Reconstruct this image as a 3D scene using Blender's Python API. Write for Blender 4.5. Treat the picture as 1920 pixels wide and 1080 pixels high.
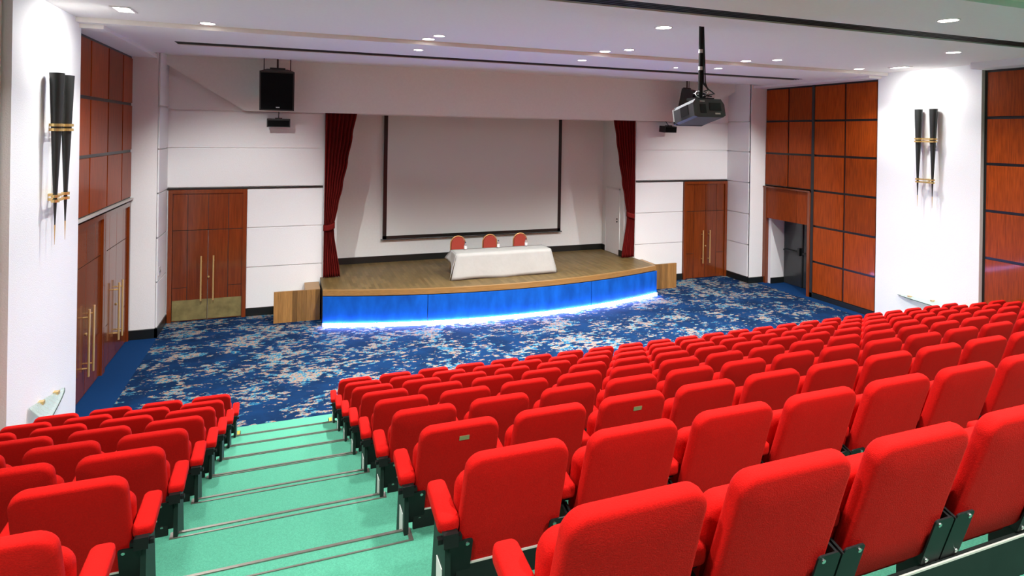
import bpy, math, random
from mathutils import Vector, Matrix
random.seed(7)
for _o in list(bpy.data.objects): bpy.data.objects.remove(_o)
SC = bpy.context.scene
COL = SC.collection
# ------------------------------------------------------------------ camera
TH = math.atan(420.5/1124.0); ROLL = 0.0155
cd = bpy.data.cameras.new('camera'); cam = bpy.data.objects.new('camera', cd); COL.objects.link(cam)
cd.sensor_fit = 'HORIZONTAL'; cd.sensor_width = 36.0; cd.lens = 1124.0/1920*36
cd.shift_y = -290.5/1920; cd.shift_x = ROLL*290.5/1920*-1
cd.clip_start = 0.05; cd.clip_end = 100
_f = Vector((math.sin(TH), math.cos(TH), 0)); _r0 = Vector((math.cos(TH), -math.sin(TH), 0)); _u0 = Vector((0, 0, 1))
_u = _u0*math.cos(ROLL)-_r0*math.sin(ROLL); _r = _r0*math.cos(ROLL)+_u0*math.sin(ROLL)
cam.matrix_world = Matrix(((_r.x, _u.x, -_f.x, 0), (_r.y, _u.y, -_f.y, 0), (_r.z, _u.z, -_f.z, 0), (0, 0, 0, 1)))
SC.camera = cam
# ------------------------------------------------------------------ world, exposure
w = bpy.data.worlds.new('world'); SC.world = w; w.use_nodes = True
w.node_tree.nodes['Background'].inputs[0].default_value = (0.9, 0.93, 1.0, 1)
w.node_tree.nodes['Background'].inputs[1].default_value = 0.0
vs = SC.view_settings
vs.view_transform = 'Standard'; vs.look = 'None'; vs.gamma = 1.0; vs.use_curve_mapping = False
vs.exposure = 0.48
FL = -4.35          # hall floor; the camera is the origin of the coordinates
CEIL_LOW, CEIL_HIGH = 1.50, 1.57
DOWN_POWER = 62.0
# ceiling downlights: x, y, z, radius, power factor
DOWNLIGHTS = [(-1.18, 10.02, CEIL_HIGH, .10, 1.0), (2.17, 10.02, CEIL_HIGH, .10, 1.55), (5.55, 10.02, CEIL_HIGH, .10, 1.55), (8.83, 9.97, CEIL_HIGH, .10, 1.55), (12.0, 9.95, CEIL_HIGH, .10, .7),
    (2.26, 9.62, CEIL_HIGH, .09, 1.55), (5.83, 9.62, CEIL_HIGH, .09, 1.55), (9.25, 9.55, CEIL_HIGH, .09, 1.55),
    (2.18, 10.92, CEIL_LOW, .085, 1.55), (5.53, 10.92, CEIL_LOW, .085, 1.55), (8.85, 10.85, CEIL_LOW, .085, 1.55),
    (5.07, 7.42, CEIL_HIGH, .11, .9), (11.12, 7.32, CEIL_HIGH, .11, .9), (-1.0, 7.42, CEIL_HIGH, .11, .9),
    (7.72, 5.15, CEIL_LOW, .11, .75), (2.0, 5.15, CEIL_LOW, .11, .75), (12.2, 5.15, CEIL_LOW, .11, .75),
    (-1.0, 2.9, CEIL_HIGH, .11, .75), (2.0, 2.9, CEIL_HIGH, .11, .75), (5.0, 2.9, CEIL_HIGH, .11, .75), (8.4, 2.9, CEIL_HIGH, .11, .75), (11.2, 2.9, CEIL_HIGH, .11, .75),
    (-1.0, .2, CEIL_HIGH, .11, 1.4), (2.4, .2, CEIL_HIGH, .11, 1.4), (5.8, .2, CEIL_HIGH, .11, 1.4), (9.2, .2, CEIL_HIGH, .11, 1.4),
    (0.6, -2.2, CEIL_HIGH, .11, .7), (5.0, -2.2, CEIL_HIGH, .11, .7), (9.4, -2.2, CEIL_HIGH, .11, .7), (7.95, 11.15, CEIL_LOW, .045, .2)]
def lamp(name, kind, loc, power, size=.1, color=(1.0, .99, .97), aim=(0, 0, -1), spread=None, cone=None, blend=.3):
    d = bpy.data.lights.new(name, kind); d.energy = power; d.color = color
    if kind == 'AREA':
        d.shape = 'DISK'; d.size = size
        if spread: d.spread = math.radians(spread)
    if kind == 'SPOT':
        d.spot_size = math.radians(cone); d.spot_blend = blend; d.shadow_soft_size = size
    o = bpy.data.objects.new(name, d); COL.objects.link(o); o.location = loc
    o.rotation_euler = Vector(aim).to_track_quat('-Z', 'Y').to_euler()
    return o
# wall washers set in the ceiling beside the two white pilasters
lamp('pilaster_washer', 'SPOT', (-2.1, 9.32, 1.42), 100, .22, (1, .99, .97), (-.75, 0, -1), cone=165, blend=1.0)
lamp('pilaster_washer', 'SPOT', (12.45, 9.32, 1.42), 100, .22, (1, .99, .97), (.75, 0, -1), cone=165, blend=1.0)

# adjustable downlights aimed at the white front walls
lamp('front_wall_spot', 'SPOT', (-1.18, 10.02, 1.48), 600, .03, (1, .995, .985), (.1, 5.18, -4.7), cone=66, blend=.8)
lamp('front_wall_spot', 'SPOT', (12.0, 9.95, 1.48), 600, .03, (1, .995, .985), (-.5, 5.25, -4.7), cone=66, blend=.8)

# ------------------------------------------------------------------ materials
def _nt(name):
    m = bpy.data.materials.new(name); m.use_nodes = True
    return m, m.node_tree, m.node_tree.nodes['Principled BSDF']
def mat(name, col, rough=.5, metal=0.0, spec=.5, noise=None, bump=None, sheen=0, coat=0, emit=None, trans=0, coord='Object', rand=0.0):
    m, nt, b = _nt(name)
    b.inputs['Base Color'].default_value = (*col, 1); b.inputs['Roughness'].default_value = rough
    b.inputs['Metallic'].default_value = metal; b.inputs['Specular IOR Level'].default_value = spec
    if sheen: b.inputs['Sheen Weight'].default_value = sheen; b.inputs['Sheen Roughness'].default_value = .5; b.inputs['Sheen Tint'].default_value = (min(1, col[0]*1.6), col[1]*10, col[2]*8, 1)
    if coat: b.inputs['Coat Weight'].default_value = coat; b.inputs['Coat Roughness'].default_value = .06
    if trans: b.inputs['Transmission Weight'].default_value = trans
    if emit: b.inputs['Emission Color'].default_value = (*emit[0], 1); b.inputs['Emission Strength'].default_value = emit[1]
    tc = nt.nodes.new('ShaderNodeTexCoord')
    if noise:
        scale, amt = noise[0], noise[1]; st = noise[2] if len(noise) > 2 else (1, 1, 1)
        mp = nt.nodes.new('ShaderNodeMapping'); mp.inputs['Scale'].default_value = st
        n = nt.nodes.new('ShaderNodeTexNoise'); n.inputs['Scale'].default_value = scale; n.inputs['Detail'].default_value = 6
        nt.links.new(tc.outputs[coord], mp.inputs[0]); nt.links.new(mp.outputs[0], n.inputs['Vector'])
        mr = nt.nodes.new('ShaderNodeMapRange'); mr.inputs[1].default_value = .3; mr.inputs[2].default_value = .7
        mr.inputs[3].default_value = 1-amt; mr.inputs[4].default_value = 1+amt
        nt.links.new(n.outputs[0], mr.inputs[0])
        fac = mr.outputs[0]
        if rand:
            oi = nt.nodes.new('ShaderNodeObjectInfo'); m2 = nt.nodes.new('ShaderNodeMapRange')
            m2.inputs[3].default_value = 1-rand; m2.inputs[4].default_value = 1+rand
            nt.links.new(oi.outputs['Random'], m2.inputs[0])
            mm = nt.nodes.new('ShaderNodeMath'); mm.operation = 'MULTIPLY'
            nt.links.new(fac, mm.inputs[0]); nt.links.new(m2.outputs[0], mm.inputs[1]); fac = mm.outputs[0]
        vm = nt.nodes.new('ShaderNodeVectorMath'); vm.operation = 'SCALE'; vm.inputs[0].default_value = col
        nt.links.new(fac, vm.inputs['Scale']); nt.links.new(vm.outputs[0], b.inputs['Base Color'])
    if bump:
        nb = nt.nodes.new('ShaderNodeTexNoise'); nb.inputs['Scale'].default_value = bump[0]; nb.inputs['Detail'].default_value = 3
        nt.links.new(tc.outputs[coord], nb.inputs['Vector'])
        bn = nt.nodes.new('ShaderNodeBump'); bn.inputs['Strength'].default_value = bump[1]; bn.inputs['Distance'].default_value = .01
        nt.links.new(nb.outputs[0], bn.inputs['Height']); nt.links.new(bn.outputs[0], b.inputs['Normal'])
    return m
M = {}
M['white'] = mat('white_wall_paint', (.79, .795, .79), .6, noise=(40, .02), bump=(60, .25))
M['beige'] = mat('beige_wall_covering', (.62, .5, .45), .8, noise=(60, .06), bump=(90, .4))
M['ceil'] = mat('ceiling_paint', (.78, .745, .715), .85, noise=(25, .015))
M['fascia'] = mat('bulkhead_paint', (.76, .79, .76), .8, noise=(25, .02))
M['stagewall'] = mat('stage_wall_paint', (.74, .76, .74), .8, noise=(20, .02))
M['wood'] = mat('cherry_veneer', (.27, .042, .003), .36, noise=(3.5, .3, (14, 14, .8)), coat=.08, spec=.15, rand=.24)
M['doorwood'] = mat('red_mahogany_veneer', (.165, .032, .005), .25, noise=(3.0, .25, (12, 12, .7)), coat=.4, rand=.14)
M['black'] = mat('black_trim', (.008, .010, .009), .35)
M['jointgrey'] = mat('dark_joint', (.02, .021, .019), .5)
M['board'] = mat('black_green_board', (.008, .011, .0095), .55, spec=.25, noise=(8, .2))
M['boardedge'] = mat('board_edge', (.5, .47, .42), .5)  # pale painted highlight for the board tops; also colours the wall ledge
M['blackmetal'] = mat('black_steel', (.008, .008, .008), .5, metal=0.0, spec=.22)
M['greensteel'] = mat('dark_green_panel', (.010, .020, .016), .55, spec=.25)
M['bolt'] = mat('zinc_bolt', (.5, .5, .48), .3, metal=1)
M['brass'] = mat('polished_brass', (.72, .50, .20), .35, metal=.6)
M['brassdull'] = mat('worn_brass_plate', (.30, .25, .10), .45, metal=.5, noise=(6, .25))
M['gold'] = mat('gold_band', (.80, .56, .22), .25, metal=.65)
M['red'] = mat('red_wool_upholstery', (.53, .005, .0035), .85, spec=.12, noise=(140, .10), bump=(260, .3), sheen=.12)
M['darkred'] = mat('red_velvet_curtain', (.13, .004, .003), .85, spec=.2, noise=(30, .15, (1, 1, .2)), sheen=.2)
M['chairred'] = mat('rust_red_upholstery', (.36, .045, .025), .8, noise=(60, .1))
M['chairgold'] = mat('gold_painted_tube', (.75, .42, .16), .35, metal=.6)
M['green'] = mat('green_carpet', (.080, .315, .210), .95, spec=.1, noise=(160, .16), bump=(300, .5))
M['plainblue'] = mat('plain_blue_carpet', (.003, .030, .105), .95, spec=.1, noise=(120, .15), bump=(300, .4))
M['nosing'] = mat('ribbed_aluminium_nosing', (.20, .18, .155), .34, metal=.6)
M['screen'] = mat('projection_fabric', (.66, .70, .68), .9, spec=.1)
M['cloth'] = mat('white_tablecloth', (.40, .395, .37), .85, spec=.2, noise=(6, .03), bump=(9, .35))
M['lamp'] = mat('downlight_diffuser', (1, 1, 1), .5, emit=((1, .95, .88), 9))
M['ring'] = mat('downlight_trim', (.7, .66, .64), .5)
M['cone'] = mat('black_enamel', (.018, .020, .019), .42)
M['projgrey'] = mat('projector_plastic', (.075, .077, .082), .45)
M['projdark'] = mat('projector_vent', (.008, .008, .009), .5)
M['lightgrey'] = mat('pale_grey_plastic', (.55, .55, .55), .4)
M['label'] = mat('white_label', (.75, .75, .72), .6)
M['yellow'] = mat('yellow_label', (.30, .27, .04), .5)
M['plaque'] = mat('brass_plaque', (.40, .34, .17), .4, metal=.4)
M['glassrail'] = mat('green_tinted_glass', (.50, .62, .57), .08)
M['glassrail'].node_tree.nodes['Principled BSDF'].inputs['Alpha'].default_value = .45
M['glassedge'] = mat('dark_green_glass_edge', (.015, .04, .03), .2)
M['bottle'] = mat('clear_bottle', (.85, .9, .92), .08, trans=.8)
M['cap'] = mat('dark_blue_cap', (.01, .02, .08), .4)
M['darkdoor'] = mat('dark_tinted_door', (.03, .032, .032), .2, coat=.3)
M['grille'] = mat('speaker_grille', (.006, .007, .007), .9, spec=.1, noise=(300, .5))
M['cabinet'] = mat('speaker_cabinet', (.022, .026, .024), .5)
M['cable'] = mat('black_cable', (.01, .01, .01), .45)
M['led'] = mat('blue_white_led', (.2, .3, 1), .5, emit=((.32, .38, 1.0), 75))

def parquet():
    m, nt, b = _nt('oak_parquet')
    tc = nt.nodes.new('ShaderNodeTexCoord'); mp = nt.nodes.new('ShaderNodeMapping')
    mp.inputs['Rotation'].default_value = (0, 0, math.radians(90))
    br = nt.nodes.new('ShaderNodeTexBrick'); br.inputs['Scale'].default_value = 1.0
    br.inputs['Brick Width'].default_value = .45; br.inputs['Row Height'].default_value = .075; br.inputs['Mortar Size'].default_value = .0012
    br.inputs['Color1'].default_value = (.10, .065, .022, 1); br.inputs['Color2'].default_value = (.155, .102, .038, 1); br.inputs['Mortar'].default_value = (.06, .03, .013, 1)
    nt.links.new(tc.outputs['Object'], mp.inputs[0]); nt.links.new(mp.outputs[0], br.inputs['Vector'])
    nt.links.new(br.outputs[0], b.inputs['Base Color']); b.inputs['Roughness'].default_value = .45; b.inputs['Specular IOR Level'].default_value = .25
    return m
M['parquet'] = parquet()
M['oak'] = mat('oak_plank', (.25, .125, .035), .4, noise=(4, .18, (10, 10, 1)), rand=.45)
M['oakedge'] = mat('oak_edge', (.27, .14, .04), .38, noise=(3, .15, (1, 12, 12)))

def floral():
    m, nt, b = _nt('blue_floral_carpet'); L = nt.links.new; N = nt.nodes.new
    tc = N('ShaderNodeTexCoord')
    def noise(scale, det, rough=.6, off=0, st=(1, 1, 1)):
        mp = N('ShaderNodeMapping'); mp.inputs['Location'].default_value = (off, off*1.7, 0); mp.inputs['Scale'].default_value = st
        n = N('ShaderNodeTexNoise'); n.inputs['Scale'].default_value = scale; n.inputs['Detail'].default_value = det; n.inputs['Roughness'].default_value = rough
        L(tc.outputs['Object'], mp.inputs[0]); L(mp.outputs[0], n.inputs['Vector']); return n.outputs[0]
    def ramp(inp, stops, interp='LINEAR'):
        r = N('ShaderNodeValToRGB'); r.color_ramp.interpolation = interp
        while len(r.color_ramp.elements) < len(stops): r.color_ramp.elements.new(.5)
        for e, (p, c) in zip(r.color_ramp.elements, stops): e.position = p; e.color = c if len(c) == 4 else (*c, 1)
        L(inp, r.inputs[0]); return r.outputs[0]
    clus = noise(2.0, 3, .55, 0, (.75, 1, 1)); fine = noise(12, 4, .64, 5.3, (.55, 1, 1)); hue = noise(5.5, 2, .5, 11.0); hue2 = noise(24, 1, .5, 3.0)
    ad = N('ShaderNodeMath'); ad.operation = 'MULTIPLY_ADD'; L(clus, ad.inputs[0]); ad.inputs[1].default_value = .95
    fm = N('ShaderNodeMath'); fm.operation = 'MULTIPLY'; L(fine, fm.inputs[0]); fm.inputs[1].default_value = 1.2; L(fm.outputs[0], ad.inputs[2])
    mask = ramp(ad.outputs[0], [(.0, (0, 0, 0)), (1.0, (0, 0, 0))])
    mr = N('ShaderNodeMapRange'); mr.inputs[1].default_value = 1.125; mr.inputs[2].default_value = 1.155; L(ad.outputs[0], mr.inputs[0])
    ha = N('ShaderNodeMath'); ha.operation = 'MULTIPLY_ADD'; L(hue2, ha.inputs[0]); ha.inputs[1].default_value = .8; L(hue, ha.inputs[2])
    hs = N('ShaderNodeMapRange'); hs.inputs[1].default_value = .65; hs.inputs[2].default_value = 1.15; L(ha.outputs[0], hs.inputs[0])
    colr = ramp(hs.outputs[0], [(.0, (.012, .085, .165)), (.26, (.06, .17, .22)), (.44, (.20, .20, .165)), (.52, (.29, .165, .095)), (.64, (.10, .085, .13)), (.76, (.27, .20, .13)), (.9, (.03, .13, .20))], 'CONSTANT')
    base = ramp(noise(2.4, 3, .5, 21), [(.35, (.0015, .013, .045)), (.65, (.0025, .023, .078))])
    mx = N('ShaderNodeMix'); mx.data_type = 'RGBA'; L(mr.outputs[0], mx.inputs[0]); L(base, mx.inputs[6]); L(colr, mx.inputs[7])
    L(mx.outputs[2], b.inputs['Base Color']); b.inputs['Roughness'].default_value = .95; b.inputs['Specular IOR Level'].default_value = .1
    return m
M['floral'] = floral()
M['bluepanel'] = mat('backlit_blue_acrylic', (.004, .075, .33), .5, spec=.15, noise=(5, .3, (1, 1, .4)), emit=((.0, .05, .50), .12))

# ------------------------------------------------------------------ mesh helpers
class MB:
    def __init__(s): s.v = []; s.f = []
    def box(s, x0, x1, y0, y1, z0, z1):
        i = len(s.v)
        s.v += [(x0, y0, z0), (x1, y0, z0), (x1, y1, z0), (x0, y1, z0), (x0, y0, z1), (x1, y0, z1), (x1, y1, z1), (x0, y1, z1)]
        s.f += [(i, i+3, i+2, i+1), (i+4, i+5, i+6, i+7), (i, i+1, i+5, i+4), (i+1, i+2, i+6, i+5), (i+2, i+3, i+7, i+6), (i+3, i, i+4, i+7)]
        return s
    def rings(s, rs, cap0=True, cap1=True, closed=True):
        n = len(rs[0]); i = len(s.v)
        for r in rs: s.v += [tuple(p) for p in r]
        for k in range(len(rs)-1):
            for j in range(n if closed else n-1):
                a = i+k*n+j; b = i+k*n+(j+1) % n
                s.f.append((a, b, b+n, a+n))
        if cap0: s.f.append(tuple(i+j for j in range(n))[::-1])
        if cap1: s.f.append(tuple(i+(len(rs)-1)*n+j for j in range(n)))
        return s
    def tube(s, pts, r, n=8, cap=True):
        rs = []; pts = [Vector(p) for p in pts]
        rr = r if isinstance(r, (list, tuple)) else [r]*len(pts)
        for k, p in enumerate(pts):
            d = (pts[min(k+1, len(pts)-1)]-pts[max(k-1, 0)]).normalized()
            a = d.cross(Vector((0, 0, 1)) if abs(d.z) < .9 else Vector((0, 1, 0))).normalized(); b = d.cross(a)
            rs.append([p+(a*math.cos(t*2*math.pi/n)+b*math.sin(t*2*math.pi/n))*rr[k] for t in range(n)])
        return s.rings(rs, cap, cap)
    def poly_prism(s, pts, z0, z1):   # pts (x,y)
        return s.rings([[(x, y, z0) for x, y in pts], [(x, y, z1) for x, y in pts]])
    def prism_y(s, pts, y0, y1):      # pts (x,z)
        return s.rings([[(x, y0, z) for x, z in pts], [(x, y1, z) for x, z in pts]])
    def mesh(s, name, m, smooth=False):
        me = bpy.data.meshes.new(name); me.from_pydata(s.v, [], s.f); me.validate(); 
        import bmesh
        bm = bmesh.new(); bm.from_mesh(me); bmesh.ops.recalc_face_normals(bm, faces=bm.faces); bm.to_mesh(me); bm.free()
        me.materials.append(M[m] if isinstance(m, str) else m)
        if smooth:
            for p in me.polygons: p.use_smooth = True
        return me
def link(name, me, parent=None, loc=(0, 0, 0), rot=(0, 0, 0)):
    o = bpy.data.objects.new(name, me); COL.objects.link(o); o.location = loc; o.rotation_euler = rot
    if parent: o.parent = parent
    return o
def obj(name, mb, m, parent=None, loc=(0, 0, 0), rot=(0, 0, 0), smooth=False):
    return link(name, mb.mesh(name, m, smooth), parent, loc, rot)
def tag(o, label, cat, group=None, kind=None):
    o['label'] = label; o['category'] = cat
    if group: o['group'] = group
    if kind: o['kind'] = kind
    return o
def empty(name, loc, label, cat, group=None, kind=None, rz=0):
    o = bpy.data.objects.new(name, None); COL.objects.link(o); o.location = loc; o.rotation_euler = (0, 0, rz); o.empty_display_size = .1
    return tag(o, label, cat, group, kind)
def smooth_angle(me, deg=40):
    for p in me.polygons: p.use_smooth = True
    me.set_sharp_from_angle(angle=math.radians(deg))
def rrect(hw, hh, r, n=5, taper=0.0):   # rounded rectangle in (x,z), taper: width change towards the top
    pts = []
    for cx, cz, a0 in ((hw-r, hh-r, 0), (-(hw-r), hh-r, 90), (-(hw-r), -(hh-r), 180), (hw-r, -(hh-r), 270)):
        for k in range(n+1):
            a = math.radians(a0+90*k/n); x = cx+r*math.cos(a); z = cz+r*math.sin(a)
            x *= 1-taper*(z/hh)
            pts.append((x, z))
    return pts
def cushion(hw, hh, r, prof, taper=0.0, n=5):
    """prof: list of (inset, y); returns MB of a rounded pad standing in the xz plane"""
    mb = MB(); rs = []
    for ins, y in prof:
        rs.append([(x, y, z) for x, z in rrect(hw-ins, hh-ins, max(r-ins, .008), n, taper)])
    return mb.rings(rs)

# ------------------------------------------------------------------ the setting
WL, WR = -3.05, 13.40           # side walls behind the wood panels
PL, PR = -2.90, 13.30           # pilaster faces
YF = 15.20                      # front wall
SL, SR = -2.57, 12.83           # splays beside the front wall
PX0, PX1 = 0.78, 9.50           # stage opening
ZS = -3.56                      # stage deck
NT = 13
EDGE = lambda n: 9.56-.8935*n
TZ = lambda n: FL+.3067*n-(.125 if n >= 9 else 0)

flo = tag(obj('floor', MB().box(SL+.05, SR+.25, 9.5, YF+.3, FL-.2, FL), 'floral'), 'blue floral patterned carpet in front of the stage', 'carpet', kind='structure')
obj('carpet_border', MB().box(WL-.1, SL+.05, 8.6, YF, FL-.2, FL+.001), 'plainblue', flo)
obj('carpet_border', MB().box(SR+.25, WR+.8, 8.6, YF, FL-.2, FL+.001), 'plainblue', flo)

# seating tiers
tiers = empty('floor_tiers', (0, 0, 0), 'stepped green carpeted seating tiers with black edge boards', 'seating tiers', kind='structure')
for n in range(NT):
    y1, y0 = EDGE(n), EDGE(n+1)
    z0 = FL-.19 if n == 0 else TZ(n-1)-.05
    t = obj('tier', MB().box(PL-.3, PR+.4, y0-.02, y1, z0, TZ(n)+(.006 if n == 0 else 0)), 'green', tiers)
    if n:
        e = y1-.004; nw = .088 if n >= 7 else .045 if n >= 5 else .022
        mb = MB().box(-.655, .655, e-.009, e+.009, TZ(n), TZ(n)+.006).box(-.655, .655, e-nw-.010, e-nw, TZ(n), TZ(n)+.005).box(.633, .655, e-nw, e-.009, TZ(n), TZ(n)+.005).box(-.655, -.633, e-nw, e-.009, TZ(n), TZ(n)+.005)
        obj('step_nosing', mb, 'nosing', t)
        hb = .10 if n < 9 else .155
        for x0, x1 in ((.67, PR-.01), (PL+.01, -.67)):
            bo = obj('edge_board', MB().box(x0, x1, y1-.012, y1+.012, TZ(n)-.25, TZ(n)+hb), 'board', t)
            obj('board_highlight', MB().box(x0, x1, y1-.0125, y1-.006, TZ(n)+hb-.004, TZ(n)+hb+.003), 'boardedge', t)  # pale strip paints in the light caught along the board's top edge
        obj('riser_face', MB().box(-.66, .66, y1, y1+.006, TZ(n-1), TZ(n)), 'green', t)

# ceiling
ce = empty('ceiling', (0, 0, CEIL_LOW), 'pale painted ceiling with stepped bands and dark air slots', 'ceiling', kind='structure')
def ceil_part(name, x0, x1, y0, y1, z, m='ceil', top=2.2):
    o = obj(name, MB().box(x0, x1, y0, y1, z, top), m); o.parent = ce; o.matrix_parent_inverse = Matrix.Translation((0, 0, -CEIL_LOW)); return o
CX0, CX1 = WL-.3, WR+.9
S1, S2 = 12.0, 6.03
ceil_part('ceiling_band', CX0, CX1, 12.24, 13.75, CEIL_LOW)
ceil_part('ceiling_band', CX0, -1.91, 11.80, 12.24, CEIL_LOW)
ceil_part('ceiling_band', 12.33, CX1, 11.80, 12.24, CEIL_LOW)
ceil_part('ceiling_band', CX0, CX1, 10.25, 11.80, CEIL_LOW)
ceil_part('ceiling_band', CX0, CX1, 6.80, 10.25, CEIL_HIGH)
ceil_part('ceiling_band', CX0, CX1, 6.20, 6.80, CEIL_LOW)
ceil_part('ceiling_band', CX0, 1.2, 5.84, 6.20, CEIL_LOW)
ceil_part('ceiling_band', CX0, CX1, 4.35, 5.84, CEIL_LOW)
ceil_part('ceiling_band', CX0, CX1, -4.2, 4.35, CEIL_HIGH)
ceil_part('ceiling_band', CX0, CX1, 13.75, 15.6, CEIL_HIGH+.02)
ceil_part('soffit', WL-.3, -2.60, 10.42, 14.9, 1.44, top=1.52)
ceil_part('soffit', 12.9, WR+.3, 10.42, 14.9, 1.44, top=1.52)
ceil_part('soffit', 12.9, WR+.3, 5.0, 8.15, 1.44, top=1.60)
for (x0, x1, y0, y1) in ((-1.91, 12.33, 11.80, 12.24), (1.2, CX1, 5.84, 6.20)):
    sl = ceil_part('air_slot', x0, x1, y0, y1, CEIL_LOW+.035, 'black', CEIL_LOW+.06)
    nb = 4
    for k in range(nb):
        yy = y0+(y1-y0)*(k+1)/(nb+1)
        obj('slat', MB().box(x0, x1, yy-.009, yy+.009, CEIL_LOW+.004, CEIL_LOW+.035), 'jointgrey', sl)

# front wall with white panels
wf = tag(obj('wall_front', MB().box(SL-.5, PX0, YF+.03, YF+.4, FL, 1.7).box(PX1, SR+.5, YF+.03, YF+.4, FL, 1.7).box(PX0, PX1, YF+.03, YF+.4, .40, 1.7), 'white'), 'white panelled front wall beside and above the stage', 'wall', kind='structure')
J = .015
def panel_row(parent, x0, x1, z0, z1, m='white'):
    obj('wall_panel', MB().box(x0+.004, x1-.004, YF, YF+.03, z0+J, z1-J), m, parent)
ZJ = [FL+.17, -3.22, -2.30, -1.385]
for (x0, x1, dx0, dx1) in ((SL, PX0, -2.51, -.91), (PX1, SR, 11.17, 12.80)):
    for z0, z1 in ((-1.345, -.45), (-.45, .40), (.40, 1.6)): panel_row(wf, x0, x1, z0, z1)
    for k in range(3):
        if dx0-x0 > .2: panel_row(wf, x0, dx0, ZJ[k], ZJ[k+1])
        if x1-dx1 > .2: panel_row(wf, dx1, x1, ZJ[k], ZJ[k+1])
    tag(obj('trim_1' if x0 < 0 else 'trim_2', MB().box(x0+.02, x1-.02, YF-.012, YF+.02, -1.385, -1.348), 'black'), 'thin black rail above the %s front door' % ('left' if x0 < 0 else 'right'), 'trim', kind='structure')
    a, b_ = (dx1, PX0) if x0 < 0 else (PX1, dx0)
    tag(obj('baseboard_front_left' if x0 < 0 else 'baseboard_front_right', MB().box(a, b_, YF-.025, YF+.03, FL, FL+.17), 'black'), 'black baseboard between the %s front door and the stage' % ('left' if x0 < 0 else 'right'), 'baseboard', kind='structure')

# bulkhead over the stage
fb = MB()
pts = [(-.97, .41), (11.23, .41), (12.83, 1.40), (12.83, 1.62), (-2.57, 1.62), (-2.57, 1.40)]
fb.prism_y(pts, 14.90, 15.0)
fb.box(-.97, .74, 15.0, YF, .41, 1.6).box(9.46, 11.23, 15.0, YF, .41, 1.6)
tag(obj('trim_3', fb, 'fascia'), 'wide beige bulkhead with slanted ends above the stage opening', 'bulkhead', kind='structure')

# side walls
def wood_bay(parent, xw, ys, zs, sgn, skip=(), m='wood'):
    """panels between successive ys and zs; sgn=+1 faces -x (right wall)"""
    for a in range(len(ys)-1):
        for b in range(len(zs)-1):
            if (a, b) in skip: continue
            y0, y1 = sorted((ys[a], ys[a+1])); z0, z1 = sorted((zs[b], zs[b+1]))
            g = .029
            x0, x1 = (xw-.028, xw) if sgn > 0 else (xw, xw+.028)
            obj('wood_panel', MB().box(x0, x1, y0+g, y1-g, z0+g, z1-g), m, parent)
RY = [14.22, 13.34, 12.47, 11.47, 10.55]
RZ = [1.42, .462, -.482, -1.44, -2.405, -3.37, FL+.12]
wr = tag(obj('wall_right', MB().box(WR, WR+.35, 10.4, 12.55, FL, 1.6).box(WR, WR+.35, 12.55, 14.6, -1.44, 1.6).box(WR, WR+.35, -4.2, 8.3, FL, 1.6), 'black'), 'right side wall with glossy cherry wood panels in black joints', 'wall', kind='structure')
wood_bay(wr, WR, RY, RZ, 1, skip={(a, b) for a in (0, 1) for b in (3, 4, 5)})
obj('wall_pilaster', MB().box(PR, WR+.35, 8.18, 10.50, FL, 1.65), 'white', wr)
obj('corner_post', MB().box(WR-.05, WR, 12.42, 12.50, FL, 1.44), 'jointgrey', wr)
wood_bay(wr, WR, [8.14, 7.16, 6.18, 5.2], RZ, 1)
obj('wall_return', MB().box(SR, SR+.1, 14.24, YF+.03, FL, 1.7).box(SR, WR+.8, 14.22, 14.3, FL, 1.7), 'white', wr)
for z0, z1 in ((FL+.17, -3.22), (-3.22, -2.30), (-2.30, -1.37), (-1.37, -.45), (-.45, .45), (.45, 1.6)):
    obj('wall_panel', MB().box(SR-.03, SR, 14.27, YF, z0+J, z1-J), 'white', wr)
tag(obj('baseboard_right', MB().box(SR-.05, SR, 14.2, YF, FL, FL+.17).box(SR-.05, WR+.02, 14.17, 14.22, FL, FL+.17), 'black'), 'black baseboard turning the corner right of the right front door', 'baseboard', kind='structure')
tag(obj('baseboard_side', MB().box(WR-.05, WR, 8.2, 12.5, FL, FL+.13), 'black'), 'black baseboard under the right wall wood panels', 'baseboard', kind='structure')

wl = tag(obj('wall_left', MB().box(WL-.35, WL, 10.4, 14.6, -1.44, 1.6).box(WL-.35, WL-.06, 10.4, 14.6, FL, -1.44).box(WL-.35, WL, -4.2, 8.3, FL, 1.6), 'black'), 'left side wall with dark cherry wood panels above the doors', 'wall', kind='structure')
LY = [10.55, 11.47, 12.47, 13.45, 14.2]
wood_bay(wl, WL, LY, RZ[:4], -1)
obj('wall_ledge', MB().box(WL, WL+.07, 10.55, 14.2, -1.475, -1.44), 'boardedge', wl)
obj('wall_pilaster', MB().box(WL-.35, PL, 8.18, 10.50, FL, 1.65), 'white', wl)
obj('wall_facing', MB().box(WL, WL+.06, -4, 8.16, FL, 1.6), 'beige', wl)
obj('wall_return', MB().box(SL-.1, SL, 14.24, YF+.03, FL, 1.7).box(WL-.35, SL, 14.22, 14.3, FL, 1.7), 'white', wl)
for z0, z1 in ((FL+.17, -3.22), (-3.22, -2.30), (-2.30, -1.37), (-1.37, -.45), (-.45, .45), (.45, 1.6)):
    obj('wall_panel', MB().box(SL, SL+.03, 14.27, YF, z0+J, z1-J), 'white', wl)
tag(obj('baseboard_left', MB().box(SL, SL+.05, 14.17, YF, FL, FL+.19).box(WL, SL+.05, 14.17, 14.22, FL, FL+.19), 'black'), 'black baseboard turning the corner left of the left front door', 'baseboard', kind='structure')
tag(obj('wall_rear', MB().box(CX0, CX1, -4.3, -4.1, FL, 2.0), 'wood'), 'plain rear wall behind the last tiers', 'wall', kind='structure')

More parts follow.
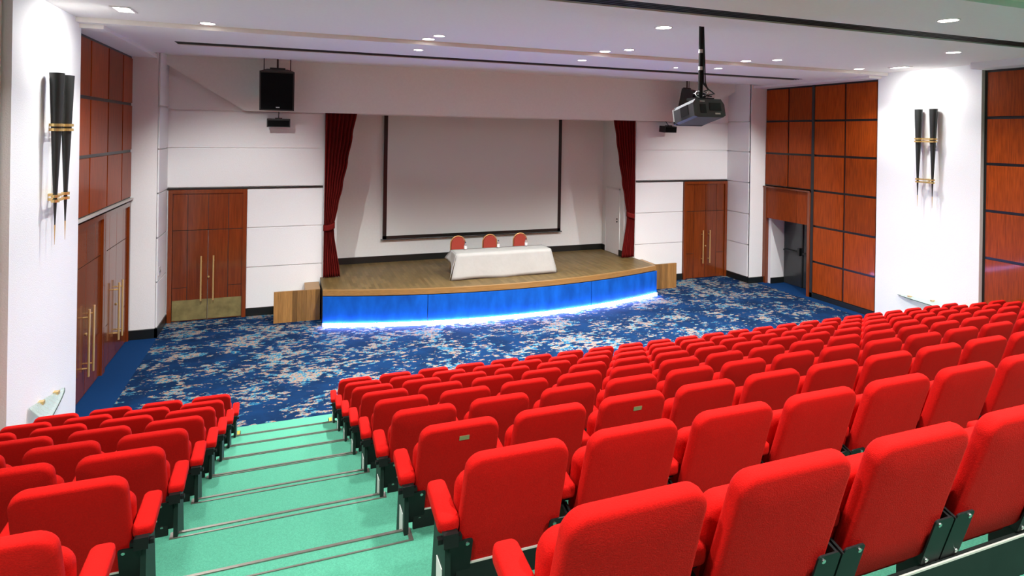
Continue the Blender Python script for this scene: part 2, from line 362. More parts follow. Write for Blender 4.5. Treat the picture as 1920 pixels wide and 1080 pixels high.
# ------------------------------------------------------------------ doors
def handle(parent, x, z0, z1, y, m='brass', r=.018):
    h = obj('handle', MB().tube([(x, y-.085, z0), (x, y-.085, z1)], r, 10), m, parent, smooth=False)
    smooth_angle(h.data)
    mb = MB()
    for z in (z0+.13, z1-.13): mb.tube([(x, y, z), (x, y-.085, z)], .014, 8)
    h2 = obj('handle_post', mb, m, parent)
    return h
def double_door(name, loc, rz, label, W, H, leaf_h, kick=True, kind_m='doorwood', hz=(.46, 1.47)):
    """faces local -y, x centred, z from floor"""
    d = empty(name, loc, label, 'door', kind='structure', rz=rz)
    hw = W/2; fr = .085
    obj('frame', MB().box(-hw, -hw+fr, -.05, .03, 0, H).box(hw-fr, hw, -.05, .03, 0, H).box(-hw+fr, hw-fr, -.05, .03, H-fr, H), 'doorwood', d)
    iw = hw-fr; sw = .30*W/1.6; g = .006
    obj('transom_back', MB().box(-iw, iw, .0, .03, leaf_h, H-fr), 'jointgrey', d)
    # fixed panels over the leaves
    for x0, x1 in ((-iw, -iw+sw), (-iw+sw, 0), (0, iw-sw), (iw-sw, iw)):
        obj('transom_panel', MB().box(x0+g, x1-g, -.012, 0, leaf_h+.006, H-fr-g), 'doorwood', d)
    for s in (-1, 1):
        lf = obj('leaf', MB().box(min(0, s*iw)+.003, max(0, s*iw)-.003, -.002, .035, .012, leaf_h-.004), 'jointgrey', d)
        for z0, z1 in ((.012, .76), (.76, leaf_h-.004)):
            a, b = s*(iw-sw), s*iw
            obj('leaf_panel', MB().box(min(a, b)+g, max(a, b)-g, -.012, 0, z0+g, z1-g), kind_m, lf)
        a, b = 0, s*(iw-sw)
        obj('leaf_panel', MB().box(min(a, b)+g, max(a, b)-g, -.012, 0, .012+g, leaf_h-.008), kind_m, lf)
        if kick: obj('kick_plate', MB().box(min(0, s*iw)+.008, max(0, s*iw)-.008, -.018, -.012, .03, .48), 'brassdull', lf)
        handle(lf, s*.125, hz[0], hz[1], -.012)
    lk = obj('lock', MB().tube([(.02, -.012, .98), (.02, -.03, .98)], .022, 10), 'brass', d)
    return d
double_door('door_1', (-1.71, YF, FL), 0, 'wooden double door with brass kick plates left of the stage', 1.60, 2.96, 2.05)
double_door('door_2', (11.985, YF, FL), 0, 'wooden double door without kick plates right of the stage', 1.60, 2.96, 2.05, kick=False)
double_door('door_3', (WL-.02, 13.30, FL), math.pi/2, 'glossy double door with brass bars on the left wall, farther one', 1.78, 2.83, 2.12, kick=False, hz=(.34, 1.42))
double_door('door_4', (WL-.02, 11.50, FL), math.pi/2, 'glossy double door with brass bars on the left wall, beside the white pilaster', 1.78, 2.83, 2.12, kick=False, hz=(.34, 1.42))
# right wall portal with dark doors set back
d5 = empty('door_5', (WR, 13.37, FL), 'recessed dark double door under a wood header on the right wall', 'door', kind='structure')
def d5p(name, x0, x1, y0, y1, z0, z1, m, par=None): return obj(name, MB().box(x0-WR, x1-WR, y0-13.37, y1-13.37, z0-FL, z1-FL), m, par or d5)
d5p('frame', WR-.08, WR+.03, 14.10, 14.22, FL, -1.46, 'doorwood'); d5p('frame', WR-.08, WR+.03, 12.50, 12.58, FL, -1.46, 'doorwood')
d5p('header_panel', WR-.06, WR+.02, 12.97, 14.10, -2.405, -1.50, 'wood'); d5p('header_panel', WR-.06, WR+.02, 12.58, 12.96, -2.405, -1.50, 'wood')
d5p('header_rail', WR-.10, WR+.02, 12.50, 14.22, -1.50, -1.46, 'doorwood')
d5p('jamb', WR+.03, WR+.8, 14.0, 14.2, FL, -1.6, 'white'); d5p('jamb_base', WR+.03, WR+.55, 13.97, 14.0, FL, FL+.17, 'black')
d5p('jamb', WR+.03, WR+.8, 12.42, 12.52, FL, -1.6, 'white'); d5p('soffit', WR+.02, WR+.8, 12.5, 14.1, -2.40, -2.3, 'white')
for y0, y1 in ((13.29, 13.98), (12.58, 13.27)):
    lf = d5p('leaf', WR+.52, WR+.57, y0, y1, FL+.01, -2.40, 'darkdoor')
    d5p('push_bar', WR+.44, WR+.48, y0+.08, y1-.05, FL+.98, FL+1.03, 'black', lf)
    d5p('bar_end', WR+.43, WR+.53, y0+.03, y0+.10, FL+.92, FL+1.14, 'black', lf)
d5p('mullion', WR+.49, WR+.57, 13.26, 13.30, FL+.01, -2.40, 'black')

# ------------------------------------------------------------------ stage
st = empty('floor_stage', (5.05, 14.5, ZS), 'oak parquet stage with curved front edge', 'stage', kind='structure')
OFF = Matrix.Translation((-5.05, -14.5, -ZS))
def sobj(name, mb, m, smooth=False):
    o = obj(name, mb, m, smooth=smooth); o.parent = st; o.matrix_parent_inverse = OFF; return o
def arc(x, off=0.0):
    return 26.92-math.sqrt(max(0, (13.74-off)**2-(x-5.05)**2))
XS = [.73+(9.39-.73)*k/40 for k in range(41)]
SXL, SXR = .73, 9.39
deck = [(x, arc(x, .05)) for x in XS]+[(SXR, 15.2), (9.13, 15.2), (9.13, 16.5), (1.1, 16.5), (1.1, 15.2), (SXL, 15.2)]
sobj('deck', MB().poly_prism(deck, ZS-.03, ZS), 'parquet')
edge = [(x, arc(x, .045)) for x in XS]+[(x, arc(x, .12)) for x in XS[::-1]]
sobj('deck_edge', MB().poly_prism(edge, ZS-.115, ZS+.004), 'oakedge')
body = [(x, arc(x, .1)) for x in XS]+[(SXR, 15.3), (SXL, 15.3)]
sobj('stage_body', MB().poly_prism(body, FL, ZS-.03), 'black')
for x0, x1 in ((SXL, 2.96), (2.975, 7.10), (7.115, SXR)):
    xs = [x0+(x1-x0)*k/16 for k in range(17)]
    p = [(x, arc(x, 0)) for x in xs]+[(x, arc(x, .02)) for x in xs[::-1]]
    sobj('front_panel', MB().poly_prism(p, FL+.01, ZS-.125), 'bluepanel')
p = [(x, arc(x, -.035)) for x in XS]+[(x, arc(x, -.01)) for x in XS[::-1]]
sobj('led_strip', MB().poly_prism(p, FL+.005, FL+.078), 'led')
# plank fronted step boxes on both sides
for x0, x1, lab, nm in ((-.29, .70, 'oak plank screen hiding steps at the left end of the stage', 'l'), (9.42, 10.42, 'oak plank screen hiding steps at the right end of the stage', 'r')):
    b = empty('stage_steps', ((x0+x1)/2, 14.8, FL), lab, 'steps')
    cx = (x0+x1)/2; npk = 10
    for k in range(npk):
        a = x0+(x1-x0)*k/npk
        obj('plank', MB().box(a+.0015-cx, a+(x1-x0)/npk-.0015-cx, -.37, -.34+.001*(k % 2), 0, .70), 'oak', b)
    obj('screen_back', MB().box(x0-cx, x1-cx, -.34, -.32, 0, .70), 'oakedge', b)
    for k in range(3):
        q0, q1 = (x0+(x1-x0)*k/3, x1) if nm == 'l' else (x0, x1-(x1-x0)*k/3)
        obj('tread', MB().box(q0-cx, q1-cx, -.31, .38, k*.235, (k+1)*.235-.01), 'oakedge', b)
# stage walls
tag(obj('wall_stage_back', MB().box(.9, 9.4, 16.5, 16.7, ZS, 1.6), 'stagewall'), 'grey white back wall of the stage behind the screen', 'wall', kind='structure')
tag(obj('wall_stage_left', MB().box(.78, 1.1, YF+.01, 16.7, ZS-.3, 1.6), 'stagewall'), 'left inner wall of the stage behind the curtain', 'wall', kind='structure')
tag(obj('wall_stage_right', MB().box(9.13, 9.5, YF+.01, 16.7, ZS-.3, 1.6), 'stagewall'), 'right inner wall of the stage with a white door', 'wall', kind='structure')
tag(obj('wall_stage_top', MB().box(.78, 9.5, YF+.03, 16.7, 1.0, 1.6), 'stagewall'), 'ceiling of the stage recess above the screen', 'ceiling', kind='structure')
tag(obj('baseboard_stage', MB().box(1.1, 9.13, 16.47, 16.5, ZS, ZS+.17).box(9.10, 9.13, 16.27, 16.47, ZS, ZS+.17).box(9.10, 9.13, 15.25, 15.44, ZS, ZS+.17), 'black'), 'black baseboard along the back of the stage', 'baseboard', kind='structure')
d6 = empty('door_6', (9.13, 15.86, ZS), 'plain white door in the right inner wall of the stage', 'door', kind='structure')
obj('leaf', MB().box(-.012, 0, -.39, .39, .01, 1.92), 'white', d6)
obj('frame', MB().box(-.02, 0, -.43, -.395, 0, 1.96).box(-.02, 0, .395, .43, 0, 1.96).box(-.02, 0, -.43, .43, 1.925, 1.96), 'stagewall', d6)
for z in (.98, 1.06): obj('lock', MB().tube([(-.012, -.30, z), (-.04, -.30, z)], .02, 8), 'black', d6)
# projection screen
ps = empty('projection_screen', (5.0, 16.40, -1.2), 'large grey white projection screen with black border behind the stage table', 'projection screen')
X0, X1, Z0, Z1 = 2.38-5.0, 7.66-5.0, -2.95+1.2, .9+1.2
obj('screen_surface', MB().box(X0+.1, X1-.1, 0, .012, Z0+.11, Z1-.1), 'screen', ps)
obj('screen_border', MB().box(X0, X0+.1, -.005, .02, Z0+.02, Z1).box(X1-.1, X1, -.005, .02, Z0+.02, Z1).box(X0, X1, -.005, .02, Z0+.02, Z0+.11).box(X0, X1, -.005, .02, Z1-.1, Z1), 'black', ps)
obj('weight_bar', MB().tube([(X0-.05, .01, Z0+.01), (X1+.05, .01, Z0+.01)], .018, 8), 'black', ps)
# curtains
def curtain(label, xo, sgn):
    """xo: outer edge; sgn +1 opens to the right (left curtain)"""
    c = empty('stage_curtain', (xo, 15.09, ZS), label, 'curtain', 'stage curtains')
    H = .46-ZS; prof = [(0, .40), (.25, .37), (.6, .31), (.95, .25), (1.2, .235), (1.28, .235), (1.4, .27), (1.7, .33), (2.2, .43), (2.8, .54), (3.4, .64), (H, .74)]
    def width(z):
        for (a, wa), (b, wb) in zip(prof, prof[1:]):
            if z <= b:
                t = (z-a)/(b-a); t = t*t*(3-2*t) if b-a > .4 else t; return wa+(wb-wa)*t
        return prof[-1][1]
    rows = []
    nz, nx = 44, 64
    for i in range(nz+1):
        z = H*i/nz; wd = width(z); amp = .025+.03*(wd/.74)
        r = []
        for j in range(nx+1):
            u = j/nx; ph = u*2*math.pi*7.5+.6*math.sin(z*1.3)
            r.append((sgn*(wd*u), -amp*math.sin(ph)+.012*math.sin(ph*2.3+z), z+.02))
        rows.append(r)
    mb = MB().rings(rows, False, False, closed=False)
    dr = obj('drape', mb, 'darkred', c, smooth=True)
    so = dr.modifiers.new('thick', 'SOLIDIFY'); so.thickness = .008
    zz = 1.24; wd = .245
    tb = MB(); ring = []
    for z in (zz-.07, zz-.03, zz+.03, zz+.07):
        ring.append([(sgn*(wd/2+(wd/2+.012)*math.cos(a)), .078*math.sin(a), z+.03*math.cos(a)+.02*math.sin(a)) for a in [2*math.pi*k/24 for k in range(24)]])
    t = obj('tieback', tb.rings(ring, False, False), 'darkred', c, smooth=True)
    t.modifiers.new('thick', 'SOLIDIFY').thickness = .01
curtain('dark red velvet curtain tied back at the left side of the stage', .79, 1)
curtain('dark red velvet curtain tied back at the right side of the stage', 9.40, -1)

# table, cloth, chairs, bottles
TTOP = ZS+.62
tb = empty('stage_table', (5.04, 14.27, ZS), 'long table on the stage hidden under a white cloth', 'table')
obj('tabletop', MB().box(-1.22, 1.22, -.27, .27, .58, .61), 'oakedge', tb)
for x in (-1.12, 1.12):
    for y in (-.2, .22): obj('leg', MB().tube([(x, y, 0), (x, y, .58)], .022, 8), 'blackmetal', tb)
cl = MB()
xa, xb, ya, yb = 3.80, 6.28, 13.99, 14.56
nx, ny = 24, 6
def grid(P, nu, nv):
    return [[P(u/nu, v/nv) for u in range(nu+1)] for v in range(nv+1)]
cl.rings(grid(lambda u, v: (xa+(xb-xa)*u, ya+(yb-ya)*v, TTOP), nx, ny), False, False, False)
def front(u, v):
    fl = (1-v); s = 1.0+.115*v
    x = 5.04+(xa+(xb-xa)*u-5.04)*s
    return (x, ya-.055*v-.012*v*math.sin(u*17), TTOP+(ZS+.012-TTOP)*v+.012*v*math.sin(u*9)*(1 if u > .1 else 0))
cl.rings(grid(front, nx, 8), False, False, False)
def left(u, v):     # u: front to back
    drop = [.61, .50, .33, .28, .26, .22, .20][min(6, int(round(u*6)))]
    return (xa-.16*v*(1-u)**2-.13*v*(u**3)-.02*v, ya-.05*v*(1-u)+(yb-ya+.04*v)*u, TTOP-drop*v)
cl.rings(grid(left, 6, 6), False, False, False)
def right(u, v):
    drop = [.60, .56, .42, .34, .30, .28, .28][min(6, int(round(u*6)))]
    return (xb+.14*v*(1-u)**2+.03*v, ya-.05*v*(1-u)+(yb-ya)*u, TTOP-drop*v)
cl.rings(grid(right, 6, 6), False, False, False)
cl.rings(grid(lambda u, v: (xa+(xb-xa)*u, yb+.012*v*math.sin(u*20), TTOP-.25*v), nx, 3), False, False, False)
co = tag(obj('tablecloth', cl, 'cloth', smooth=False), 'white cloth draped over the long stage table down to the floor', 'tablecloth')
smooth_angle(co.data, 50); co.modifiers.new('thick', 'SOLIDIFY').thickness = .004
for i, (x, which) in enumerate(((4.13, 'left'), (5.0, 'middle'), (5.86, 'right'))):
    c = empty('banquet_chair', (x, 14.85, ZS), 'rust red round-backed gold frame chair behind stage table, %s one' % which, 'chair', 'chairs behind the stage table')
    def arch(r, z0, zc, n=12): return [(-r, z0)]+[(-r*math.cos(math.pi*k/n), zc+r*math.sin(math.pi*k/n)) for k in range(n+1)]+[(r, z0)]
    obj('backrest', MB().prism_y(arch(.175, .50, .665), .235, .275), 'chairred', c)
    obj('back_frame', MB().tube([(px, .255, pz) for px, pz in arch(.195, .42, .665)], .015, 8), 'chairgold', c, smooth=True)
    obj('seat', cushion(.21, .20, .06, [(.03, -.03), (.005, -.025), (0, -.01), (0, .02), (.01, .035), (.04, .04)]), 'chairred', c, (0, .03, .44), (math.pi/2, 0, 0), smooth=True)
    for lx, ly, tx, ty in ((-.19, -.17, -.17, -.14), (.19, -.17, .17, -.14), (-.19, .27, -.195, .255), (.19, .27, .195, .255)):
        obj('leg', MB().tube([(lx, ly, 0), (tx, ty, .43)], .013, 8), 'chairgold', c, smooth=True)
for i, (x, y, which) in enumerate(((4.14, 14.43, 'left'), (5.01, 14.44, 'middle'), (5.78, 14.46, 'right'))):
    b = empty('water_bottle', (x, y, TTOP+.004), 'small clear water bottle on the white cloth in front of the %s chair' % which, 'bottle', 'water bottles on the stage table')
    pr = [(.030, 0), (.034, .01), (.034, .11), (.030, .13), (.014, .165), (.013, .18)]
    obj('bottle_body', MB().rings([[(r*math.cos(a), r*math.sin(a), z) for a in [2*math.pi*k/14 for k in range(14)]] for r, z in pr]), 'bottle', b, smooth=True)
    obj('bottle_label', MB().rings([[(.0355*math.cos(a), .0355*math.sin(a), z) for a in [2*math.pi*k/14 for k in range(14)]] for z in (.03, .10)]), 'label', b, smooth=False)
    obj('bottle_cap', MB().tube([(0, 0, .178), (0, 0, .20)], .016, 10), 'cap', b)

# ------------------------------------------------------------------ auditorium seats
PITCH, SX0 = .55, .90
HB = .285                                   # half height of the backrest along its slope
tilt = math.atan2(.165, .55)
back_me = cushion(.229, HB, .072, [(.13, -.003), (.022, -.001), (.010, .002), (.003, .008), (.0, .017), (.0, .038), (.006, .052), (.022, .064), (.12, .075)], .022, 6).mesh('backrest', 'red', True)
seat_me = cushion(.226, .225, .07, [(.12, .0), (.03, .004), (.008, .012), (.0, .03), (.0, .06), (.01, .075), (.03, .085), (.12, .092)], .0, 6).mesh('seat_cushion', 'red', True)
arm_me = cushion(.043, .132, .026, [(.03, -.031), (.010, -.029), (.002, -.022), (.0, -.010), (.0, .012), (.002, .024), (.010, .030), (.03, .032)], .06, 4).mesh('armrest', 'red', True)
def chamfer_box(x0, x1, y0, y1, z0, z1, r=.012):
    pts = []
    for cx, cz, a0 in ((x1-r, z1-r, 0), (x0+r, z1-r, 90), (x0+r, z0+r, 180), (x1-r, z0+r, 270)):
        for k in range(4):
            a = math.radians(a0+30*k); pts.append((cx+r*math.cos(a), cz+r*math.sin(a)))
    return MB().prism_y(pts, y0, y1)
brk_l = chamfer_box(-.264, -.172, -.016, -.010, -.30, -.095).box(-.270, -.260, -.016, .07, -.36, -.11).mesh('back_bracket', 'blackmetal')
brk_r = chamfer_box(.172, .264, -.016, -.010, -.30, -.095).box(.260, .270, -.016, .07, -.36, -.11).mesh('back_bracket', 'blackmetal')
bolt_me = MB().tube([(0, -.010, 0), (0, -.020, 0)], .0085, 8).mesh('bolt', 'bolt')
std_me = MB().rings([[(x, y, z) for y, z in ((.19, 0), (.30, 0), (.31, .20), (.30, .56), (.19, .56), (.18, .36))] for x in (-.012, .012)]).mesh('standard', 'blackmetal')
end_me = MB().rings([[(x, y, z) for y, z in ((.14, 0), (.34, 0), (.35, .20), (.29, .56), (.11, .56), (.105, .30))] for x in (-.012, .012)]).mesh('end_panel', 'greensteel')
armb_me = MB().box(-.03, .03, .055, .13, .545, .60).box(-.02, .02, .06, .34, .565, .598).box(-.05, .05, .075, .10, .555, .575).mesh('arm_bracket', 'blackmetal')
armi_me = MB().box(-.02, .02, .16, .36, .565, .598).mesh('arm_bracket', 'blackmetal')
lab_me = MB().box(-.002, .002, .15, .24, .14, .40).mesh('row_label', 'label')
pla_me = MB().box(-.028, .028, -.006, -.001, -.013, .013).mesh('plaque', 'plaque')
ORD = ['first', 'second', 'third', 'fourth', 'fifth', 'sixth', 'seventh', 'eighth', 'ninth', 'tenth', 'eleventh', 'twelfth', 'thirteenth', 'fourteenth', 'fifteenth', 'sixteenth', 'seventeenth', 'eighteenth', 'nineteenth', 'twentieth', 'twenty-first', 'twenty-second', 'twenty-third']
TOPZ = .907
zc_ = TOPZ-HB*math.cos(tilt); yc_ = .0+HB*math.sin(tilt)+.0
def make_seat(row, k, block):
    n = row-1
    x = SX0+PITCH*(k-1) if block == 'right' else -.897-PITCH*(k-1)
    Y = 8.500-.8915*n; z = TZ(n)+(.006 if n == 0 else 0)
    o = empty('auditorium_seat', (x, Y, z), 'red tip-up seat, %s from the aisle, %s row from the front, %s block' % (ORD[k-1], ORD[row-1], block), 'seat', '%s block of red tip-up seats' % block)
    # pieces tilted with the backrest
    bk = link('backrest', back_me, o, (0, yc_, zc_), (tilt, 0, 0))
    link('seat_cushion', seat_me, o, (0, .165, .54), (.12, 0, 0))
    for me, s in ((brk_l, -1), (brk_r, 1)):
        b = link('back_bracket', me, o, (0, yc_, zc_), (tilt, 0, 0))
        if row >= 6:
            for zz in (-.115, -.28): link('bolt', bolt_me, b, (s*.195, 0, zz))
    sides = [-1] if block == 'right' else [1]
    for s in sides:
        end = k == 1
        a = link('armrest', arm_me, o, (s*.275, .215 if end else .265, .625), (-math.pi/2+.10, 0, 0))
        link('arm_bracket', armb_me if end else armi_me, o, (s*.275, 0, 0))
        e = link('end_panel' if end else 'standard', end_me if end else std_me, o, (s*.275, 0, 0))
        if end and block == 'right': link('row_label', lab_me, e, (s*.0135, 0, 0))
    if block == 'right' and (row, k) in ((7, 1), (7, 3)):
        link('number_plaque', pla_me, bk, (.02, 0, HB-.075))
    return o
for row, cnt in zip(range(1, 10), (23, 23, 23, 21, 18, 15, 12, 9, 6)):
    for k in range(1, cnt+1): make_seat(row, k, 'right')
for row, cnt in zip(range(1, 9), (4, 4, 4, 4, 3, 3, 2, 1)):
    for k in range(1, cnt+1): make_seat(row, k, 'left')
# aisle marker boxes at the first row
for x, nm in ((.62, 'right'), (-.62, 'left')):
    a = empty('aisle_marker', (x, 9.02, FL+.006), 'small black aisle box with yellow top beside the %s block front row' % nm, 'aisle marker', 'aisle marker boxes')
    obj('housing', MB().box(-.04, .04, -.07, .07, 0, .16), 'blackmetal', a); obj('yellow_plate', MB().box(-.035, .035, -.06, .06, .16, .168), 'yellow', a)

# ------------------------------------------------------------------ wall sconces
def sconce(label, xw, sgn, ya, yb):
    """sgn: direction out of the wall"""
    s = empty('wall_sconce', (xw, (ya+yb)/2, -.4), label, 'wall lamp', 'twin cone wall lamps')
    ym = (ya+yb)/2
    for y, zt, zb in ((ya, .67, -1.40), (yb, .67, -1.40)):
        pr = [(.082, zt), (.079, zt-.05), (.045, zt-1.0), (.007, zt-1.92)]
        sh = obj('cone', MB().rings([[(sgn*.13+r*math.cos(a), y-ym+r*math.sin(a), z+.4) for a in [2*math.pi*k/20 for k in range(20)]] for r, z in pr]), 'cone', s, smooth=False)
        smooth_angle(sh.data, 50)
        obj('brass_tip', MB().tube([(sgn*.13, y-ym, zt-1.92+.4), (sgn*.13, y-ym, zb-.10+.4)], [.009, .002], 10), 'brass', sh)
    for zb, r in ((-.03, .066), (-.93, .034)):
        for dz in (-.035, .025):
            mb = MB()
            mb.rings([[(sgn*.13+q*math.cos(a), y0+q*math.sin(a), zb+dz+h+.4) for a in [2*math.pi*k/20 for k in range(20)]] for q, h in ((r, 0), (r+.012, 0), (r+.012, .035), (r, .035)) for y0 in (ya-ym,)], False, False)
            mb.rings([[(sgn*.13+q*math.cos(a), yb-ym+q*math.sin(a), zb+dz+h+.4) for a in [2*math.pi*k/20 for k in range(20)]] for q, h in ((r, 0), (r+.012, 0), (r+.012, .035), (r, .035))], False, False)
            mb.box(sgn*.13-.006, sgn*.13+.006, ya-ym+r*(1 if yb > ya else -1), yb-ym-r*(1 if yb > ya else -1), zb+dz+.4, zb+dz+.435)
            mb.box(min(0, sgn*.13), max(0, sgn*.13), -.015, .015, zb+dz+.4, zb+dz+.435)
            obj('band', mb, 'gold', s)
sconce('twin black cone wall lamp with gold bands on the left pilaster', PL, 1, 9.13, 9.50)
sconce('twin black cone wall lamp with gold bands on the right pilaster', PR, -1, 9.07, 9.40)
# glass hand rails
def rail(label, xw, sgn, rise):
    g = empty('glass_rail', (xw, 9.3, -3.5), label, 'glass rail', 'glass blade rails')
    def P(u, v, t): return (sgn*(.015+(.02+.17*u**.7)*v), .60-1.15*u, -.12+rise*u*(1-v)-.0*u+t)
    mb = MB()
    for t0 in (0, .012):
        pass
    n = 10; rs = []
    for i in range(n+1):
        u = i/n; rs.append([P(u, 0, 0), P(u, 1, 0), P(u, 1, .014), P(u, 0, .014)])
    gl = obj('glass_blade', mb.rings(rs), 'glassrail', g)
    obj('glass_edge', MB().tube([P(i/n, 1, .007) for i in range(n+1)], .008, 6), 'glassedge', g)
    for u in (.25, .7):
        a = P(u, .1, .02); obj('clip', MB().box(min(0, sgn*.06), max(0, sgn*.06), a[1]-.035, a[1]+.035, a[2]-.03, a[2]+.012), 'brass', g)
rail('tapered glass blade rail on the left pilaster above the seats', PL, 1, .22)
rail('tapered glass blade rail on the right pilaster above the seats', PR, -1, .10)

# ------------------------------------------------------------------ loudspeakers
def speaker(label, loc, rz):
    s = empty('loudspeaker', loc, label, 'loudspeaker', 'hanging loudspeakers', rz=rz)
    t = math.radians(-12)
    c = obj('cabinet', MB().rings([[(-.355, 0, -.43), (.355, 0, -.43), (.355, 0, .43), (-.355, 0, .43)], [(-.355, .04, -.43), (.355, .04, -.43), (.355, .04, .43), (-.355, .04, .43)], [(-.22, .46, -.40), (.22, .46, -.40), (.22, .46, .43), (-.22, .46, .43)]]), 'cabinet', s, rot=(-t, 0, 0))
    obj('grille', MB().box(-.325, .325, -.012, 0, -.40, .40), 'grille', c)
    obj('badge', MB().box(-.02, .055, -.018, -.012, -.365, -.345), 'lightgrey', c)
    for x in (-.27, .27): obj('chain', MB().tube([(x, .10, .40), (x, .10, CEIL_HIGH+.02-loc[2])], .010, 6), 'cabinet', s)
    obj('yoke', MB().box(-.16, .16, .30, .36, .50, .54).tube([(0, .33, .5), (0, .33, CEIL_HIGH+.02-loc[2])], .02, 8), 'cabinet', s)
speaker('large black loudspeaker hanging left of the stage opening', (-.28, 14.05, .83), 0)
speaker('large black loudspeaker behind the projector, right of the stage opening', (10.75, 14.05, .83), math.radians(22))
def small_speaker(label, loc, rz):
    s = empty('stage_monitor', loc, label, 'speaker', 'small wide speakers', rz=rz)
    c = obj('cabinet', MB().box(-.25, .25, 0, .22, -.09, .09), 'cabinet', s, rot=(.10, 0, 0))
    obj('grille', MB().box(-.225, .225, -.008, 0, -.07, .065), 'grille', c)
    obj('bracket', MB().box(-.075, .075, .02, .16, .09, .125).tube([(0, .09, .12), (0, .26, .30)], .010, 6), 'cabinet', s)
small_speaker('small wide black speaker under the left hanging loudspeaker', (-.25, 14.72, .14), 0)
small_speaker('small wide black speaker below the projector on the right', (10.36, 14.72, .17), math.radians(14))

# ------------------------------------------------------------------ ceiling projector
pj = empty('projector', (5.37, 6.95, CEIL_HIGH), 'dark grey projector hanging from a black ceiling pole', 'projector')
zt = .50-CEIL_HIGH; zb = -.14; PC = .33-CEIL_HIGH
prf = [(-.27, .02), (-.22, 0), (.22, 0), (.27, .03), (.27, .20), (.22, .28), (-.22, .28), (-.27, .22)]
body = MB().rings([[(x, -.26, zb+z) for x, z in prf], [(x*1.0, .26, zb+z) for x, z in prf]])
bo = obj('body', body, 'projgrey', pj, loc=(0, .02, PC), rot=(math.radians(-13), 0, math.radians(-3))); bo.scale = (.92, .92, .92)
obj('front_frame', MB().rings([[(x*1.02, .26, zb+.14+(z-.14)*1.03) for x, z in prf], [(x*1.02, .30, zb+.14+(z-.14)*1.03) for x, z in prf]]), 'projdark', bo)
obj('front_trim', MB().box(-.282, -.272, .262, .285, zb+.05, zb+.24), 'lightgrey', bo)
obj('side_vent', MB().box(-.276, -.268, -.12, .08, zb+.07, zb+.22), 'projdark', bo)
obj('rear_vent', MB().box(0.0, .20, -.268, -.258, zb+.10, zb+.22), 'projdark', bo)
obj('port_panel', MB().box(-.16, -.06, -.266, -.258, zb+.06, zb+.20), 'projdark', bo)
obj('rating_label', MB().box(.09, .18, -.266, -.258, zb+.045, zb+.068), 'label', bo)
obj('rating_label', MB().box(-.15, -.07, -.266, -.258, zb+.235, zb+.252), 'lightgrey', bo)
obj('lens', MB().tube([(.02, .28, zb+.12), (.02, .36, zb+.12)], .08, 16), 'projdark', bo)
obj('pole', MB().tube([(0, 0, 0), (0, 0, zt+.02)], .032, 12), 'blackmetal', pj, smooth=False)
for z in (-.36, -.60): obj('tape_band', MB().tube([(0, 0, z), (0, 0, z-.05)], .0345, 12), 'lightgrey', pj)
obj('mount_plate', MB().box(-.14, .14, -.12, .12, zt-.005, zt+.03), 'blackmetal', pj)
for k in range(4):
    r = random.Random(k); a = r.uniform(0, 6.28)
    pts = [(.03*math.cos(a)+.02*k*t, .03*math.sin(a)-.02*t, -1.03*t) for t in (0, .3, .6, .8)]+[(.09+.02*k, -.06+.03*k, -.92), (.16-.08*k, -.10+.05*k, -.98), (.05*k-.05, -.12, -1.02)]
    obj('cable', MB().tube(pts, .009, 6), 'cable', pj, smooth=True)
for k in range(3):
    pts = [(-.02+.10*math.cos(a)+.04*k, -.05+.05*k+.04*math.sin(a), zt+.07+.055*math.sin(a)) for a in [2*math.pi*q/14 for q in range(15)]]
    obj('cable_loop', MB().tube(pts, .007, 6), 'cable' if k else 'lightgrey', pj, smooth=True)

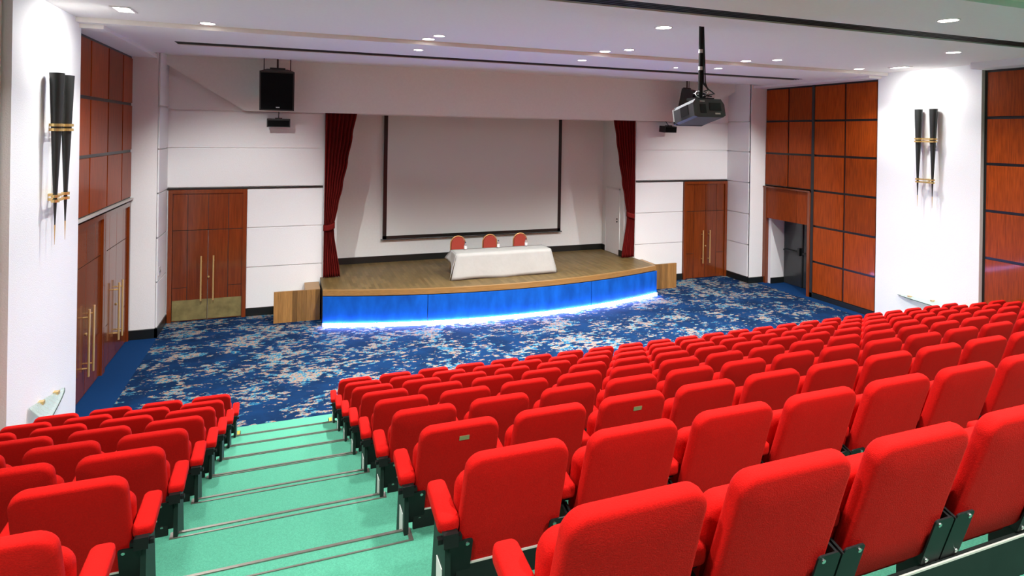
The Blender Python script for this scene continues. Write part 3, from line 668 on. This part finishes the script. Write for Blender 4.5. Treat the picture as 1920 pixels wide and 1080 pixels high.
# ------------------------------------------------------------------ downlights
def side_word(v, a, b): return a if v < 5 else b
NAMES = ['above the left front area', 'left of centre, larger of the close pair', 'centre, left one of the close pair', 'right of the projector pole, left of the close pair', 'beside the right pilaster',
    'left of centre, smaller of the close pair', 'centre, right one of the close pair', 'right of the projector pole, right of the close pair',
    'left of centre, just before the far air slot', 'centre, just before the far air slot', 'right of the projector pole, just before the far air slot',
    'large, just left of the projector pole', 'right side, just beyond the near air slot']
ring_me = {}
for i, (x, y, z, r, p) in enumerate(DOWNLIGHTS):
    vis = i < 13 or i == 14
    if i == 14: lab = 'round lit downlight on the right, nearest, before the near air slot'
    elif i < 13: lab = 'round lit downlight ' + NAMES[i]
    else: lab = 'round lit ceiling downlight over the %s, %s from the left wall' % ({11: 'far air slot', 7: 'front rows', 5: 'middle rows', 2: 'upper rows', 0: 'top aisle', -3: 'rear wall tiers'}[math.floor(y)], ORD[sum(1 for q in DOWNLIGHTS if q[1] == y and q[0] < x)])
    d = empty('downlight', (x, y, z), lab, 'downlight', 'ceiling downlights')
    A = [2*math.pi*k/24 for k in range(24)]
    obj('trim_ring', MB().rings([[(q*math.cos(a), q*math.sin(a), h) for a in A] for q, h in ((r, .0), (r, -.006), (r+.018, -.006), (r+.022, .0))], False, False), 'ring', d)
    obj('lens', MB().tube([(0, 0, .0), (0, 0, -.004)], r, 24), 'lamp', d)
    lamp('downlight_bulb', 'AREA', (x, y, z-.012), DOWN_POWER*p, r*1.8, spread=124)
# wall washer fittings
for x, nm in ((-2.1, 'left'), (12.45, 'right')):
    d = empty('wall_washer', (x, 9.32, CEIL_HIGH), 'square recessed wall washer light beside the %s pilaster' % nm, 'ceiling light', 'pilaster wall washers')
    obj('trim_frame', MB().box(-.12, .12, -.2, -.17, -.012, 0).box(-.12, .12, .17, .2, -.012, 0).box(-.12, -.09, -.17, .17, -.012, 0).box(.09, .12, -.17, .17, -.012, 0), 'ring', d)
    obj('lens', MB().box(-.09, .09, -.17, .17, -.006, 0), 'lamp', d)
# wall switch on the left splay
sw = empty('wall_switch', (SL+.03, 14.42, -3.02), 'grey key switch box on the white wall left of the left front door', 'switch')
obj('plate', MB().box(0, .012, -.06, .06, -.09, .09), 'lightgrey', sw); obj('key_knob', MB().tube([(.012, 0, 0), (.03, 0, 0)], .03, 12), 'bolt', sw)
